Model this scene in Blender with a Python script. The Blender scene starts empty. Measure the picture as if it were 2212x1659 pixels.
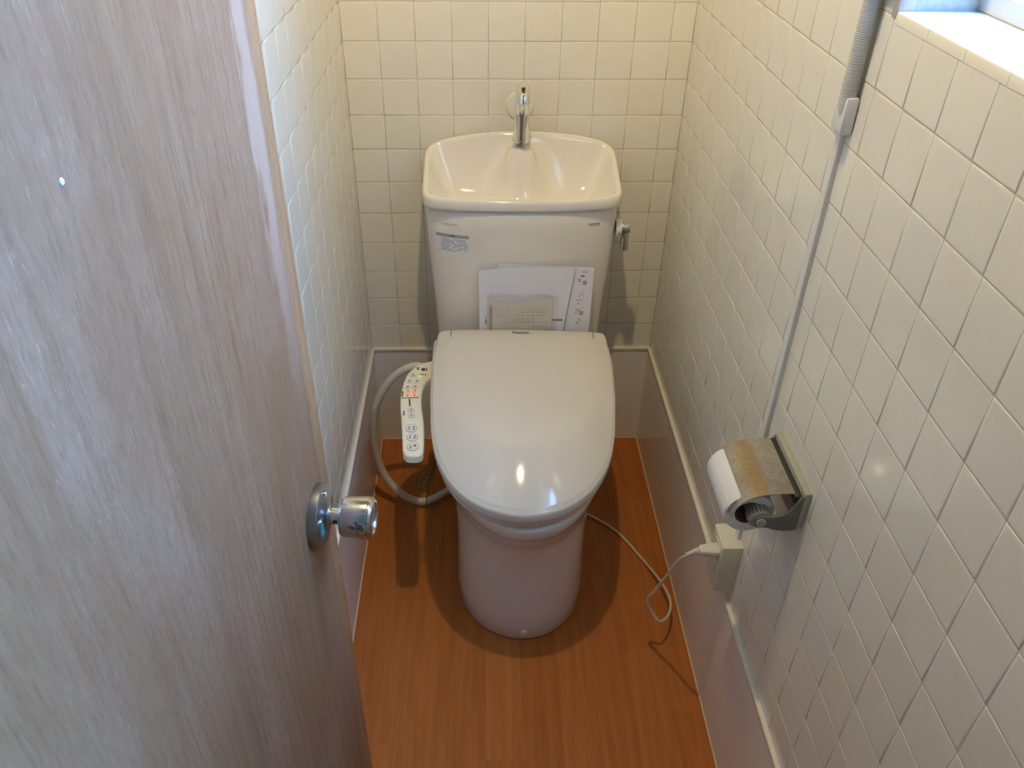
import bpy, bmesh, math, random
from mathutils import Vector, Matrix, Euler

random.seed(7)
scene = bpy.context.scene
COL = scene.collection

# ------------------------------------------------------------------ camera
CAM_LOC = Vector((0.2849, -1.8323, 1.4788))
CAM_ROT = Matrix.Rotation(-0.0204, 3, 'Z') @ Matrix.Rotation(0.9308, 3, 'X') @ Matrix.Rotation(0.0069, 3, 'Z')
FPX, PPX, PPY = 1784.48, 1106 - 37.35, 829.5 + 45.68      # focal length and principal point at 2212 x 1659
cam_d = bpy.data.cameras.new('camera')
cam_d.sensor_width = 36.0
cam_d.lens = FPX * 36.0 / 2212
cam_d.shift_x, cam_d.shift_y = 37.35 / 2212, 45.68 / 2212
cam_d.clip_start = 0.01
cam = bpy.data.objects.new('camera', cam_d)
COL.objects.link(cam)
cam.matrix_world = Matrix.Translation(CAM_LOC) @ CAM_ROT.to_4x4()
scene.camera = cam

# ------------------------------------------------------------------ light and exposure
SKY_STRENGTH = 31.0
LAMP_RADIANCE = 2080.0
LAMP_COLOR = (1.0, 0.795, 0.44)
world = bpy.data.worlds.new('daylight')
world.use_nodes = True
wb = world.node_tree.nodes['Background']
wb.inputs[0].default_value = (0.26, 0.54, 1.0, 1)
wb.inputs[1].default_value = SKY_STRENGTH
scene.world = world
scene.view_settings.view_transform = 'Standard'
scene.view_settings.look = 'None'
scene.view_settings.gamma = 1.0
scene.view_settings.use_curve_mapping = False
scene.view_settings.exposure = 0.0
scene.cycles.use_light_tree = False                          # one bulb and the sky: plain sampling is quicker
scene.cycles.max_bounces = 5
scene.cycles.diffuse_bounces = 4
scene.cycles.glossy_bounces = 3
scene.cycles.adaptive_threshold = 0.03
scene.cycles.caustics_reflective = False
scene.cycles.caustics_refractive = False

# ------------------------------------------------------------------ helpers
WO = {}                                                    # world origin of every object built here

def link(o, origin, parent=None):
    COL.objects.link(o)
    WO[o] = Vector(origin)
    if parent is not None:
        o.parent = parent
        o.location = WO[o] - WO[parent]
    else:
        o.location = WO[o]
    return o

def tag(o, label=None, cat=None, group=None, kind=None):
    if label: o['label'] = label
    if cat: o['category'] = cat
    if group: o['group'] = group
    if kind: o['kind'] = kind
    return o

def thing(name, loc, label, cat, group=None):
    o = bpy.data.objects.new(name, None)
    o.empty_display_size = 0.05
    link(o, loc)
    return tag(o, label, cat, group)

def obj(name, verts, faces, mat, parent=None, smooth=True, sharp=35, label=None):
    """one mesh object, its origin at the middle of its own bounds"""
    vs = [Vector(v) for v in verts]
    c = Vector([(min(v[i] for v in vs) + max(v[i] for v in vs)) / 2 for i in range(3)])
    me = bpy.data.meshes.new(name)
    me.from_pydata([tuple(v - c) for v in vs], [], [tuple(f) for f in faces])
    bm = bmesh.new(); bm.from_mesh(me)
    bmesh.ops.recalc_face_normals(bm, faces=bm.faces)
    bm.to_mesh(me); bm.free()
    me.materials.append(mat)
    if smooth:
        me.polygons.foreach_set('use_smooth', [True] * len(me.polygons))
        me.set_sharp_from_angle(angle=math.radians(sharp))
    me.update()
    o = bpy.data.objects.new(name, me)
    link(o, c, parent)
    if label: o['label'] = label
    return o

def struct(name, verts, faces, mat, **k):
    return tag(obj(name, verts, faces, mat, None, **k), kind='structure')

def from_bm(bm):
    bm.verts.ensure_lookup_table()
    bm.verts.index_update()
    v = [tuple(x.co) for x in bm.verts]
    f = [[w.index for w in q.verts] for q in bm.faces]
    bm.free()
    return v, f

def merge(*parts):
    V, F = [], []
    for v, f in parts:
        n = len(V)
        V += list(v); F += [[i + n for i in q] for q in f]
    return V, F

def box(x0, x1, y0, y1, z0, z1):
    v = [(x, y, z) for z in (z0, z1) for y in (y0, y1) for x in (x0, x1)]
    f = [(0, 2, 3, 1), (4, 5, 7, 6), (0, 1, 5, 4), (2, 6, 7, 3), (0, 4, 6, 2), (1, 3, 7, 5)]
    return v, f

def rbox(x0, x1, y0, y1, z0, z1, r=0.003, seg=2):
    bm = bmesh.new()
    v, f = box(x0, x1, y0, y1, z0, z1)
    bv = [bm.verts.new(p) for p in v]
    for q in f: bm.faces.new([bv[i] for i in q])
    bmesh.ops.recalc_face_normals(bm, faces=bm.faces)
    bmesh.ops.bevel(bm, geom=list(bm.edges), offset=r, segments=seg, profile=0.5, affect='EDGES')
    return from_bm(bm)

def loft(loops, cap0=True, cap1=True, closed=True):
    n = len(loops[0]); V = [tuple(p) for l in loops for p in l]; F = []
    m = n if closed else n - 1
    for a in range(len(loops) - 1):
        for i in range(m):
            j = (i + 1) % n
            F.append((a * n + i, a * n + j, (a + 1) * n + j, (a + 1) * n + i))
    if cap0: F.append(tuple(range(n - 1, -1, -1)))
    if cap1: F.append(tuple(range((len(loops) - 1) * n, len(loops) * n)))
    return V, F

def basis(axis):
    a = Vector(axis).normalized()
    u = a.cross(Vector((0, 0, 1)) if abs(a.z) < 0.9 else Vector((0, 1, 0))).normalized()
    return a, u, a.cross(u)

def lathe(profile, origin, axis, seg=32, cap0=True, cap1=True):
    """profile: (radius, height along the axis)"""
    a, u, w = basis(axis); o = Vector(origin)
    loops = []
    for r, h in profile:
        loops.append([o + a * h + (u * math.cos(t) + w * math.sin(t)) * r
                      for t in (2 * math.pi * i / seg for i in range(seg))])
    return loft(loops, cap0, cap1)

def spline(pts, n=8, closed=False):
    P = [Vector(p) for p in pts]; out = []; m = len(P)
    rng = range(m if closed else m - 1)
    for i in rng:
        g = lambda k: P[k % m] if closed else P[max(0, min(m - 1, k))]
        p0, p1, p2, p3 = g(i - 1), g(i), g(i + 1), g(i + 2)
        for j in range(n):
            t = j / n
            out.append(0.5 * ((2 * p1) + (p2 - p0) * t + (2 * p0 - 5 * p1 + 4 * p2 - p3) * t * t
                              + (3 * p1 - p0 - 3 * p2 + p3) * t ** 3))
    if not closed: out.append(P[-1])
    return out

def tube(path, r, seg=12, caps=True):
    """r: a number or a function of the fraction along the path"""
    P = [Vector(p) for p in path]; loops = []
    t0 = (P[1] - P[0]).normalized(); _, u, w = basis(t0)
    for i, p in enumerate(P):
        t = (P[min(i + 1, len(P) - 1)] - P[max(i - 1, 0)]).normalized()
        q = t0.rotation_difference(t); u = q @ u; w = q @ w; t0 = t
        rr = r(i / (len(P) - 1)) if callable(r) else r
        loops.append([p + (u * math.cos(k) + w * math.sin(k)) * rr
                      for k in (2 * math.pi * s / seg for s in range(seg))])
    return loft(loops, caps, caps)

def prism(poly, z0, z1, bev=0.0, seg=2):
    bm = bmesh.new()
    lo = [bm.verts.new((p[0], p[1], z0)) for p in poly]
    hi = [bm.verts.new((p[0], p[1], z1)) for p in poly]
    n = len(poly)
    for i in range(n):
        j = (i + 1) % n
        bm.faces.new((lo[i], lo[j], hi[j], hi[i]))
    bm.faces.new(lo[::-1]); top = bm.faces.new(hi)
    bmesh.ops.recalc_face_normals(bm, faces=bm.faces)
    if bev:
        bmesh.ops.bevel(bm, geom=list(top.edges), offset=bev, segments=seg, profile=0.5, affect='EDGES')
    return from_bm(bm)

def lerp(a, b, t): return a + (b - a) * t
def smooth01(t):
    t = max(0.0, min(1.0, t)); return t * t * (3 - 2 * t)
def interp(x, xs, ys):
    if x <= xs[0]: return ys[0]
    for i in range(len(xs) - 1):
        if x <= xs[i + 1]:
            return lerp(ys[i], ys[i + 1], (x - xs[i]) / (xs[i + 1] - xs[i]))
    return ys[-1]

def in_view(p, margin=30):
    q = CAM_ROT.transposed() @ (Vector(p) - CAM_LOC)
    if q.z > -0.05: return None
    x, y = PPX + FPX * q.x / -q.z, PPY - FPX * q.y / -q.z
    return (x, y) if -margin < x < 2212 + margin and -margin < y < 1659 + margin else None

def text_geo(body, size, bold=0.0, extrude=0.0):
    """letters as a flat mesh in the XY plane, centred on the origin"""
    cu = bpy.data.curves.new('t', 'FONT')
    cu.body = body; cu.size = size; cu.offset = bold * size; cu.extrude = extrude
    cu.align_x = 'CENTER'; cu.align_y = 'CENTER'; cu.resolution_u = 3
    to = bpy.data.objects.new('t', cu); COL.objects.link(to)
    dg = bpy.context.evaluated_depsgraph_get()
    me = to.evaluated_get(dg).to_mesh()
    v = [tuple(p.co) for p in me.vertices]; f = [tuple(p.vertices) for p in me.polygons]
    to.evaluated_get(dg).to_mesh_clear()
    bpy.data.objects.remove(to); bpy.data.curves.remove(cu)
    return v, f

# ------------------------------------------------------------------ materials
def new_mat(name):
    m = bpy.data.materials.new(name); m.use_nodes = True
    nt = m.node_tree
    return m, nt, nt.nodes['Principled BSDF']

def plain(name, col, rough=0.5, metal=0.0, spec=0.5, coat=0.0, emit=None, strength=0.0, vary=0.0, scale=40, bump=0.0):
    m, nt, b = new_mat(name)
    b.inputs['Base Color'].default_value = (*col, 1)
    b.inputs['Roughness'].default_value = rough
    b.inputs['Metallic'].default_value = metal
    b.inputs['Specular IOR Level'].default_value = spec
    b.inputs['Coat Weight'].default_value = coat
    b.inputs['Coat Roughness'].default_value = 0.05
    if emit:
        b.inputs['Emission Color'].default_value = (*emit, 1)
        b.inputs['Emission Strength'].default_value = strength
    if vary or bump:
        tc = nt.nodes.new('ShaderNodeTexCoord'); no = nt.nodes.new('ShaderNodeTexNoise')
        no.inputs['Scale'].default_value = scale; no.inputs['Detail'].default_value = 4
        nt.links.new(tc.outputs['Object'], no.inputs['Vector'])
        if vary:
            mr = nt.nodes.new('ShaderNodeMapRange')
            mr.inputs[3].default_value = 1 - vary; mr.inputs[4].default_value = 1 + vary
            nt.links.new(no.outputs['Fac'], mr.inputs[0])
            mx = nt.nodes.new('ShaderNodeVectorMath'); mx.operation = 'SCALE'
            mx.inputs[0].default_value = col
            nt.links.new(mr.outputs[0], mx.inputs['Scale'])
            nt.links.new(mx.outputs[0], b.inputs['Base Color'])
        if bump:
            bp = nt.nodes.new('ShaderNodeBump'); bp.inputs['Strength'].default_value = bump
            bp.inputs['Distance'].default_value = 0.002
            nt.links.new(no.outputs['Fac'], bp.inputs['Height'])
            nt.links.new(bp.outputs[0], b.inputs['Normal'])
    return m

def ramp(nt, stops, interp_='LINEAR'):
    r = nt.nodes.new('ShaderNodeValToRGB'); r.color_ramp.interpolation = interp_
    el = r.color_ramp.elements
    while len(el) < len(stops): el.new(0.5)
    for e, (p, c) in zip(el, stops):
        e.position = p; e.color = (*c, 1)
    return r

def noise(nt, vec, scale, detail=4, rough=0.55, dist=0.0):
    n = nt.nodes.new('ShaderNodeTexNoise')
    n.inputs['Scale'].default_value = scale; n.inputs['Detail'].default_value = detail
    n.inputs['Roughness'].default_value = rough; n.inputs['Distortion'].default_value = dist
    nt.links.new(vec, n.inputs['Vector']); return n

def mapping(nt, scale, loc=(0, 0, 0)):
    tc = nt.nodes.new('ShaderNodeTexCoord'); mp = nt.nodes.new('ShaderNodeMapping')
    mp.inputs['Scale'].default_value = scale; mp.inputs['Location'].default_value = loc
    nt.links.new(tc.outputs['Object'], mp.inputs['Vector']); return mp.outputs[0]

def mixc(nt, a, b, fac, mode='MIX'):
    m = nt.nodes.new('ShaderNodeMix'); m.data_type = 'RGBA'; m.blend_type = mode
    for sock, val in ((m.inputs[6], a), (m.inputs[7], b)):
        if isinstance(val, tuple): sock.default_value = (*val, 1)
        else: nt.links.new(val, sock)
    if isinstance(fac, float): m.inputs[0].default_value = fac
    else: nt.links.new(fac, m.inputs[0])
    return m.outputs[2]

def tile_material():
    m, nt, b = new_mat('glazed_tile')
    oi = nt.nodes.new('ShaderNodeObjectInfo')
    r = ramp(nt, [(0.0, (0.80, 0.775, 0.675)), (0.5, (0.83, 0.805, 0.715)), (1.0, (0.80, 0.785, 0.70))])
    nt.links.new(oi.outputs['Random'], r.inputs[0])
    v = mapping(nt, (1, 1, 1)); n = noise(nt, v, 30, 3)
    mr = nt.nodes.new('ShaderNodeMapRange'); mr.inputs[3].default_value = 0.96; mr.inputs[4].default_value = 1.03
    nt.links.new(n.outputs['Fac'], mr.inputs[0])
    sc = nt.nodes.new('ShaderNodeVectorMath'); sc.operation = 'SCALE'
    nt.links.new(r.outputs[0], sc.inputs[0]); nt.links.new(mr.outputs[0], sc.inputs['Scale'])
    nt.links.new(sc.outputs[0], b.inputs['Base Color'])
    b.inputs['Roughness'].default_value = 0.09
    b.inputs['Specular IOR Level'].default_value = 0.5
    n2 = noise(nt, v, 18, 2)
    bp = nt.nodes.new('ShaderNodeBump'); bp.inputs['Strength'].default_value = 0.12; bp.inputs['Distance'].default_value = 0.002
    nt.links.new(n2.outputs['Fac'], bp.inputs['Height']); nt.links.new(bp.outputs[0], b.inputs['Normal'])
    return m

def floor_material():
    m, nt, b = new_mat('printed_wood_vinyl')
    tc = nt.nodes.new('ShaderNodeTexCoord'); sep = nt.nodes.new('ShaderNodeSeparateXYZ')
    nt.links.new(tc.outputs['Object'], sep.inputs[0])
    def math_(op, a, b_=None):
        n = nt.nodes.new('ShaderNodeMath'); n.operation = op
        for s, v in ((n.inputs[0], a), (n.inputs[1], b_)):
            if v is None: continue
            if isinstance(v, (int, float)): s.default_value = v
            else: nt.links.new(v, s)
        return n.outputs[0]
    u = math_('DIVIDE', sep.outputs['X'], 0.0745)
    row = math_('FLOOR', u)
    wn = nt.nodes.new('ShaderNodeTexWhiteNoise'); wn.noise_dimensions = '1D'
    nt.links.new(row, wn.inputs['W'])
    v = math_('ADD', math_('DIVIDE', sep.outputs['Y'], 0.62), math_('MULTIPLY', wn.outputs['Value'], 7.3))
    cell = nt.nodes.new('ShaderNodeCombineXYZ')
    nt.links.new(row, cell.inputs[0]); nt.links.new(math_('FLOOR', v), cell.inputs[1])
    wn2 = nt.nodes.new('ShaderNodeTexWhiteNoise'); wn2.noise_dimensions = '2D'
    nt.links.new(cell.outputs[0], wn2.inputs['Vector'])
    base = ramp(nt, [(0.0, (0.425, 0.132, 0.028)), (0.5, (0.45, 0.144, 0.032)), (1.0, (0.475, 0.158, 0.037))])
    nt.links.new(wn2.outputs['Value'], base.inputs[0])
    mp = nt.nodes.new('ShaderNodeMapping'); mp.inputs['Scale'].default_value = (70, 3.2, 1)
    nt.links.new(tc.outputs['Object'], mp.inputs['Vector'])
    off = nt.nodes.new('ShaderNodeVectorMath'); off.operation = 'ADD'
    nt.links.new(mp.outputs[0], off.inputs[0]); nt.links.new(wn2.outputs['Color'], off.inputs[1])
    g = noise(nt, off.outputs[0], 1.0, 6, 0.6, 0.4)
    gr = ramp(nt, [(0.35, (0.80, 0.76, 0.72)), (0.6, (1.05, 1.05, 1.05)), (0.8, (1.14, 1.16, 1.2))])
    nt.links.new(g.outputs['Fac'], gr.inputs[0])
    col = mixc(nt, base.outputs[0], gr.outputs[0], 0.8, 'MULTIPLY')
    fr = math_('FRACT', u)
    edge = math_('LESS_THAN', math_('MINIMUM', fr, math_('SUBTRACT', 1.0, fr)), 0.012)
    col = mixc(nt, col, (0.22, 0.075, 0.022), math_('MULTIPLY', edge, 0.22))
    nt.links.new(col, b.inputs['Base Color'])
    b.inputs['Roughness'].default_value = 0.42
    b.inputs['Specular IOR Level'].default_value = 0.35
    bp = nt.nodes.new('ShaderNodeBump'); bp.inputs['Strength'].default_value = 0.06; bp.inputs['Distance'].default_value = 0.001
    nt.links.new(g.outputs['Fac'], bp.inputs['Height']); nt.links.new(bp.outputs[0], b.inputs['Normal'])
    return m

def door_material(edge=False):
    m, nt, b = new_mat('weathered_door_edge' if edge else 'weathered_door_veneer')
    fine = noise(nt, mapping(nt, (300, 300, 48)), 1.0, 6, 0.78, 0.15)
    mid = noise(nt, mapping(nt, (75, 75, 2.4), (3, 1, 2)), 1.0, 5, 0.6, 0.5)
    big = noise(nt, mapping(nt, (9, 9, 3.4), (7, 4, 1)), 1.0, 6, 0.65, 0.6)
    speck = noise(nt, mapping(nt, (520, 520, 90), (1, 5, 9)), 1.0, 4, 0.75)
    if edge:
        base = ramp(nt, [(0.3, (0.36, 0.190, 0.095)), (0.6, (0.44, 0.240, 0.125)), (0.8, (0.48, 0.285, 0.160))])
    else:
        base = ramp(nt, [(0.30, (0.272, 0.150, 0.078)), (0.47, (0.293, 0.168, 0.099)), (0.58, (0.312, 0.186, 0.118)), (0.76, (0.362, 0.232, 0.163))])
    nt.links.new(big.outputs['Fac'], base.inputs[0])
    gr = ramp(nt, [(0.34, (0.74, 0.69, 0.66)), (0.5, (1.0, 0.99, 0.98)), (0.68, (1.10, 1.11, 1.13))])
    nt.links.new(fine.outputs['Fac'], gr.inputs[0])
    col = mixc(nt, base.outputs[0], gr.outputs[0], 0.75, 'MULTIPLY')
    mr = ramp(nt, [(0.38, (0.86, 0.82, 0.77)), (0.5, (1, 1, 1)), (0.65, (1.05, 1.05, 1.07))])
    nt.links.new(mid.outputs['Fac'], mr.inputs[0])
    col = mixc(nt, col, mr.outputs[0], 0.7, 'MULTIPLY')
    wv = nt.nodes.new('ShaderNodeTexWave'); wv.wave_type = 'BANDS'; wv.bands_direction = 'Y'
    wv.inputs['Scale'].default_value = 22; wv.inputs['Distortion'].default_value = 16; wv.inputs['Detail'].default_value = 4
    wv.inputs['Detail Scale'].default_value = 0.7; wv.inputs['Detail Roughness'].default_value = 0.6
    nt.links.new(mapping(nt, (1, 1, 0.045), (0.3, 0.2, 0.1)), wv.inputs['Vector'])
    wl = ramp(nt, [(0.0, (0.72, 0.62, 0.52)), (0.22, (1, 1, 1)), (1.0, (1.03, 1.03, 1.04))]); nt.links.new(wv.outputs['Fac'], wl.inputs[0])
    patchy = noise(nt, mapping(nt, (3.5, 3.5, 1.6), (4, 8, 3)), 1.0, 3)
    brk = ramp(nt, [(0.42, (0.05, 0.05, 0.05)), (0.62, (0.75, 0.75, 0.75))]); nt.links.new(patchy.outputs['Fac'], brk.inputs[0])
    col = mixc(nt, col, mixc(nt, (1.0, 1.0, 1.0), wl.outputs[0], brk.outputs[0]), 0.65, 'MULTIPLY')
    if not edge:                                            # pale bare fibres showing through the worn finish
        wear = nt.nodes.new('ShaderNodeMath'); wear.operation = 'MULTIPLY'
        rs = ramp(nt, [(0.58, (0, 0, 0)), (0.70, (0.8, 0.8, 0.8))]); nt.links.new(speck.outputs['Fac'], rs.inputs[0])
        rb = ramp(nt, [(0.45, (0.1, 0.1, 0.1)), (0.6, (0.8, 0.8, 0.8))]); nt.links.new(big.outputs['Fac'], rb.inputs[0])
        nt.links.new(rs.outputs[0], wear.inputs[0]); nt.links.new(rb.outputs[0], wear.inputs[1])
        col = mixc(nt, col, (0.52, 0.37, 0.29), wear.outputs[0])
        # bleached strip close to the free edge, ragged
        tc = nt.nodes.new('ShaderNodeTexCoord'); sep = nt.nodes.new('ShaderNodeSeparateXYZ')
        nt.links.new(tc.outputs['Object'], sep.inputs[0])
        rag = noise(nt, mapping(nt, (45, 45, 9), (2, 2, 2)), 1.0, 6, 0.65)
        ad = nt.nodes.new('ShaderNodeMath'); ad.operation = 'MULTIPLY_ADD'
        nt.links.new(rag.outputs['Fac'], ad.inputs[0]); ad.inputs[1].default_value = 0.085
        nt.links.new(sep.outputs['Y'], ad.inputs[2])
        st = ramp(nt, [(0.0, (0, 0, 0)), (0.25, (0.75, 0.75, 0.75)), (0.6, (0.75, 0.75, 0.75)), (1.0, (0, 0, 0))])
        mr2 = nt.nodes.new('ShaderNodeMapRange'); mr2.inputs[1].default_value = 0.288; mr2.inputs[2].default_value = 0.342
        nt.links.new(ad.outputs[0], mr2.inputs[0]); nt.links.new(mr2.outputs[0], st.inputs[0])
        up = nt.nodes.new('ShaderNodeMapRange'); up.inputs[1].default_value = 0.0; up.inputs[2].default_value = 0.25
        nt.links.new(sep.outputs['Z'], up.inputs[0])
        mu = nt.nodes.new('ShaderNodeMath'); mu.operation = 'MULTIPLY'
        nt.links.new(st.outputs[0], mu.inputs[0]); nt.links.new(up.outputs[0], mu.inputs[1])
        col = mixc(nt, col, (0.52, 0.36, 0.29), mu.outputs[0])
    nt.links.new(col, b.inputs['Base Color'])
    b.inputs['Roughness'].default_value = 0.62
    b.inputs['Specular IOR Level'].default_value = 0.35
    bp = nt.nodes.new('ShaderNodeBump'); bp.inputs['Strength'].default_value = 0.25; bp.inputs['Distance'].default_value = 0.0015
    nt.links.new(fine.outputs['Fac'], bp.inputs['Height']); nt.links.new(bp.outputs[0], b.inputs['Normal'])
    return m

def worn_chrome(name, col, rough, spots=0.62, worn=(0.09, 0.08, 0.07), patch_at=None):
    m, nt, b = new_mat(name)
    n = noise(nt, mapping(nt, (60, 60, 60), (0.3, 0.1, 0.7)), 1.0, 6, 0.6, 0.3)
    r = ramp(nt, [(spots, (0, 0, 0)), (spots + 0.015, (1, 1, 1))])
    fac = n.outputs['Fac']
    if patch_at:
        n.inputs['Scale'].default_value = 3.2
        tc = nt.nodes.new('ShaderNodeTexCoord'); ds = nt.nodes.new('ShaderNodeVectorMath'); ds.operation = 'DISTANCE'
        ds.inputs[1].default_value = patch_at; nt.links.new(tc.outputs['Object'], ds.inputs[0])
        mr0 = nt.nodes.new('ShaderNodeMapRange'); mr0.inputs[1].default_value = 0.0; mr0.inputs[2].default_value = 0.022
        mr0.inputs[3].default_value = 0.26; mr0.inputs[4].default_value = -0.10
        nt.links.new(ds.outputs['Value'], mr0.inputs[0])
        ad = nt.nodes.new('ShaderNodeMath'); ad.operation = 'ADD'
        nt.links.new(fac, ad.inputs[0]); nt.links.new(mr0.outputs[0], ad.inputs[1]); fac = ad.outputs[0]
    nt.links.new(fac, r.inputs[0])
    nt.links.new(mixc(nt, col, worn, r.outputs[0]), b.inputs['Base Color'])
    iv = nt.nodes.new('ShaderNodeMapRange'); iv.inputs[3].default_value = 1.0; iv.inputs[4].default_value = 0.2
    nt.links.new(r.outputs[0], iv.inputs[0]); nt.links.new(iv.outputs[0], b.inputs['Metallic'])
    rr = nt.nodes.new('ShaderNodeMapRange'); rr.inputs[3].default_value = rough; rr.inputs[4].default_value = 0.7
    nt.links.new(r.outputs[0], rr.inputs[0]); nt.links.new(rr.outputs[0], b.inputs['Roughness'])
    return m

def stained_metal():
    m, nt, b = new_mat('stained_steel_cover')
    big = noise(nt, mapping(nt, (14, 14, 14), (1, 2, 3)), 1.0, 4, 0.6)
    fine = noise(nt, mapping(nt, (260, 160, 260)), 1.0, 4, 0.7)
    base = ramp(nt, [(0.35, (0.33, 0.305, 0.27)), (0.6, (0.44, 0.41, 0.365))]); nt.links.new(big.outputs['Fac'], base.inputs[0])
    tc = nt.nodes.new('ShaderNodeTexCoord'); sep = nt.nodes.new('ShaderNodeSeparateXYZ')
    nt.links.new(tc.outputs['Object'], sep.inputs[0])
    st = ramp(nt, [(0.25, (0, 0, 0)), (0.42, (0.75, 0.75, 0.75)), (0.55, (0.6, 0.6, 0.6)), (0.62, (0, 0, 0))])   # rust-brown stain running along the bend
    mr = nt.nodes.new('ShaderNodeMapRange'); mr.inputs[1].default_value = -0.046; mr.inputs[2].default_value = 0.046
    nt.links.new(sep.outputs['X'], mr.inputs[0]); nt.links.new(mr.outputs[0], st.inputs[0])
    col = mixc(nt, base.outputs[0], (0.36, 0.24, 0.10), st.outputs[0])
    fr = ramp(nt, [(0.4, (0.86, 0.86, 0.86)), (0.6, (1.05, 1.05, 1.05))]); nt.links.new(fine.outputs['Fac'], fr.inputs[0])
    col = mixc(nt, col, fr.outputs[0], 1.0, 'MULTIPLY')
    nt.links.new(col, b.inputs['Base Color'])
    b.inputs['Metallic'].default_value = 0.55; b.inputs['Roughness'].default_value = 0.38
    return m

def film(name, fac, tint=(1, 1, 1)):
    m = bpy.data.materials.new(name); m.use_nodes = True; nt = m.node_tree; nt.nodes.clear()
    out = nt.nodes.new('ShaderNodeOutputMaterial'); mx = nt.nodes.new('ShaderNodeMixShader')
    tr = nt.nodes.new('ShaderNodeBsdfTransparent'); tr.inputs[0].default_value = (*tint, 1)
    gl = nt.nodes.new('ShaderNodeBsdfGlossy'); gl.inputs['Roughness'].default_value = 0.08
    mx.inputs[0].default_value = fac
    nt.links.new(tr.outputs[0], mx.inputs[1]); nt.links.new(gl.outputs[0], mx.inputs[2]); nt.links.new(mx.outputs[0], out.inputs[0])
    return m

M_TILE = tile_material()
M_FLOOR = floor_material()
M_DOOR = door_material(); M_DOOR_EDGE = door_material(True)
M_GROUT = plain('grout', (0.53, 0.505, 0.45), 0.85, vary=0.12, scale=60)
M_PANEL = plain('glossy_wall_panel', (0.84, 0.81, 0.77), 0.2, spec=0.5, vary=0.03, scale=6)
M_TRIM = plain('white_plastic_trim', (0.82, 0.79, 0.70), 0.3)
M_SEAL = plain('cream_sealant', (0.72, 0.62, 0.40), 0.5)
M_PLASTER = plain('rough_plaster', (0.50, 0.50, 0.50), 0.9, vary=0.2, scale=120, bump=0.8)
M_WOODTRIM = plain('painted_reveal_edge', (0.52, 0.46, 0.42), 0.6)
M_CEIL = plain('ceiling_board', (0.20, 0.13, 0.08), 0.7, vary=0.2, scale=8)
M_UPPER = plain('sanded_plaster', (0.26, 0.24, 0.19), 0.9, vary=0.08, scale=80, bump=0.4)
M_HALL = plain('hall_plaster', (0.30, 0.27, 0.24), 0.85)
M_ALU = plain('aluminium_frame', (0.60, 0.61, 0.62), 0.4)
M_PORC = plain('porcelain', (0.82, 0.78, 0.715), 0.07, spec=0.55, coat=0.3)
M_SEAT = plain('seat_plastic', (0.71, 0.675, 0.615), 0.10, spec=0.5)
M_SEATSIDE = plain('seat_ring_plastic', (0.74, 0.715, 0.67), 0.25)
M_PANELTOP = plain('control_panel_plastic', (0.92, 0.88, 0.74), 0.3)
M_CHROME = plain('chrome', (0.82, 0.82, 0.82), 0.07, metal=1.0)
M_KNOB = worn_chrome('worn_chrome_knob', (0.62, 0.62, 0.63), 0.2, 0.66, patch_at=(0.004, -0.0240, 0.007))
M_ROSE = worn_chrome('dulled_steel_rosette', (0.36, 0.38, 0.38), 0.33, 0.78)
M_TEAL = plain('teal_indicator', (0.01, 0.30, 0.42), 0.4)
M_BLACK = plain('black_print', (0.03, 0.03, 0.03), 0.5)
M_DARKGREY = plain('dark_grey_print', (0.16, 0.15, 0.14), 0.6)
M_GREYPRINT = plain('grey_print', (0.36, 0.34, 0.34), 0.6)
M_FAINT = plain('faint_print', (0.47, 0.44, 0.38), 0.3)
M_GREYBLUE = plain('grey_blue_print', (0.36, 0.41, 0.46), 0.4)
M_WHITE = plain('white_plastic', (0.80, 0.80, 0.80), 0.35)
M_PAPER = plain('white_paper', (0.76, 0.78, 0.88), 0.8, vary=0.02, scale=15)
M_LEAFLET = plain('cream_leaflet', (0.72, 0.71, 0.64), 0.75)
M_TISSUE = plain('toilet_tissue', (0.82, 0.82, 0.82), 0.95, vary=0.03, scale=200, bump=0.3)
M_CORE = plain('cardboard_core', (0.25, 0.20, 0.15), 0.9)
M_GREYPLASTIC = plain('grey_green_plastic', (0.13, 0.15, 0.135), 0.3, vary=0.2, scale=80)
M_BACKPLATE = plain('aged_back_plate', (0.40, 0.41, 0.34), 0.45, vary=0.2, scale=90)
M_SPINDLE = plain('grey_spindle_plastic', (0.42, 0.40, 0.37), 0.5)
M_COVER = stained_metal()
M_HOSE = plain('beige_hose', (0.70, 0.63, 0.52), 0.4)
M_CORD = plain('white_cord', (0.70, 0.67, 0.60), 0.45)
M_BOX = plain('cream_outlet_plastic', (0.74, 0.70, 0.58), 0.3)
M_RACE = plain('white_raceway_plastic', (0.74, 0.735, 0.72), 0.35)
M_CONDUIT = plain('grey_conduit_plastic', (0.62, 0.62, 0.60), 0.4)
M_WIRE = plain('green_wire', (0.04, 0.07, 0.03), 0.5)
M_RED = plain('red_led', (0.8, 0.12, 0.08), 0.4, emit=(1.0, 0.10, 0.04), strength=1.6)
M_GREEN = plain('green_led', (0.2, 0.8, 0.1), 0.4, emit=(0.25, 1.0, 0.05), strength=1.3)
M_REDPRINT = plain('red_print', (0.62, 0.03, 0.05), 0.4)
M_FILM = film('clear_bag_film', 0.13)
M_GLASS = film('window_glass', 0.08, (0.93, 0.97, 1.0))
M_BULB = plain('glowing_bulb', (1, 1, 1), 0.5, emit=LAMP_COLOR, strength=LAMP_RADIANCE)
M_SHADE = plain('enamel_shade', (0.45, 0.44, 0.42), 0.4)
M_CANOPY = plain('lamp_canopy', (0.7, 0.68, 0.62), 0.4)

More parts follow.
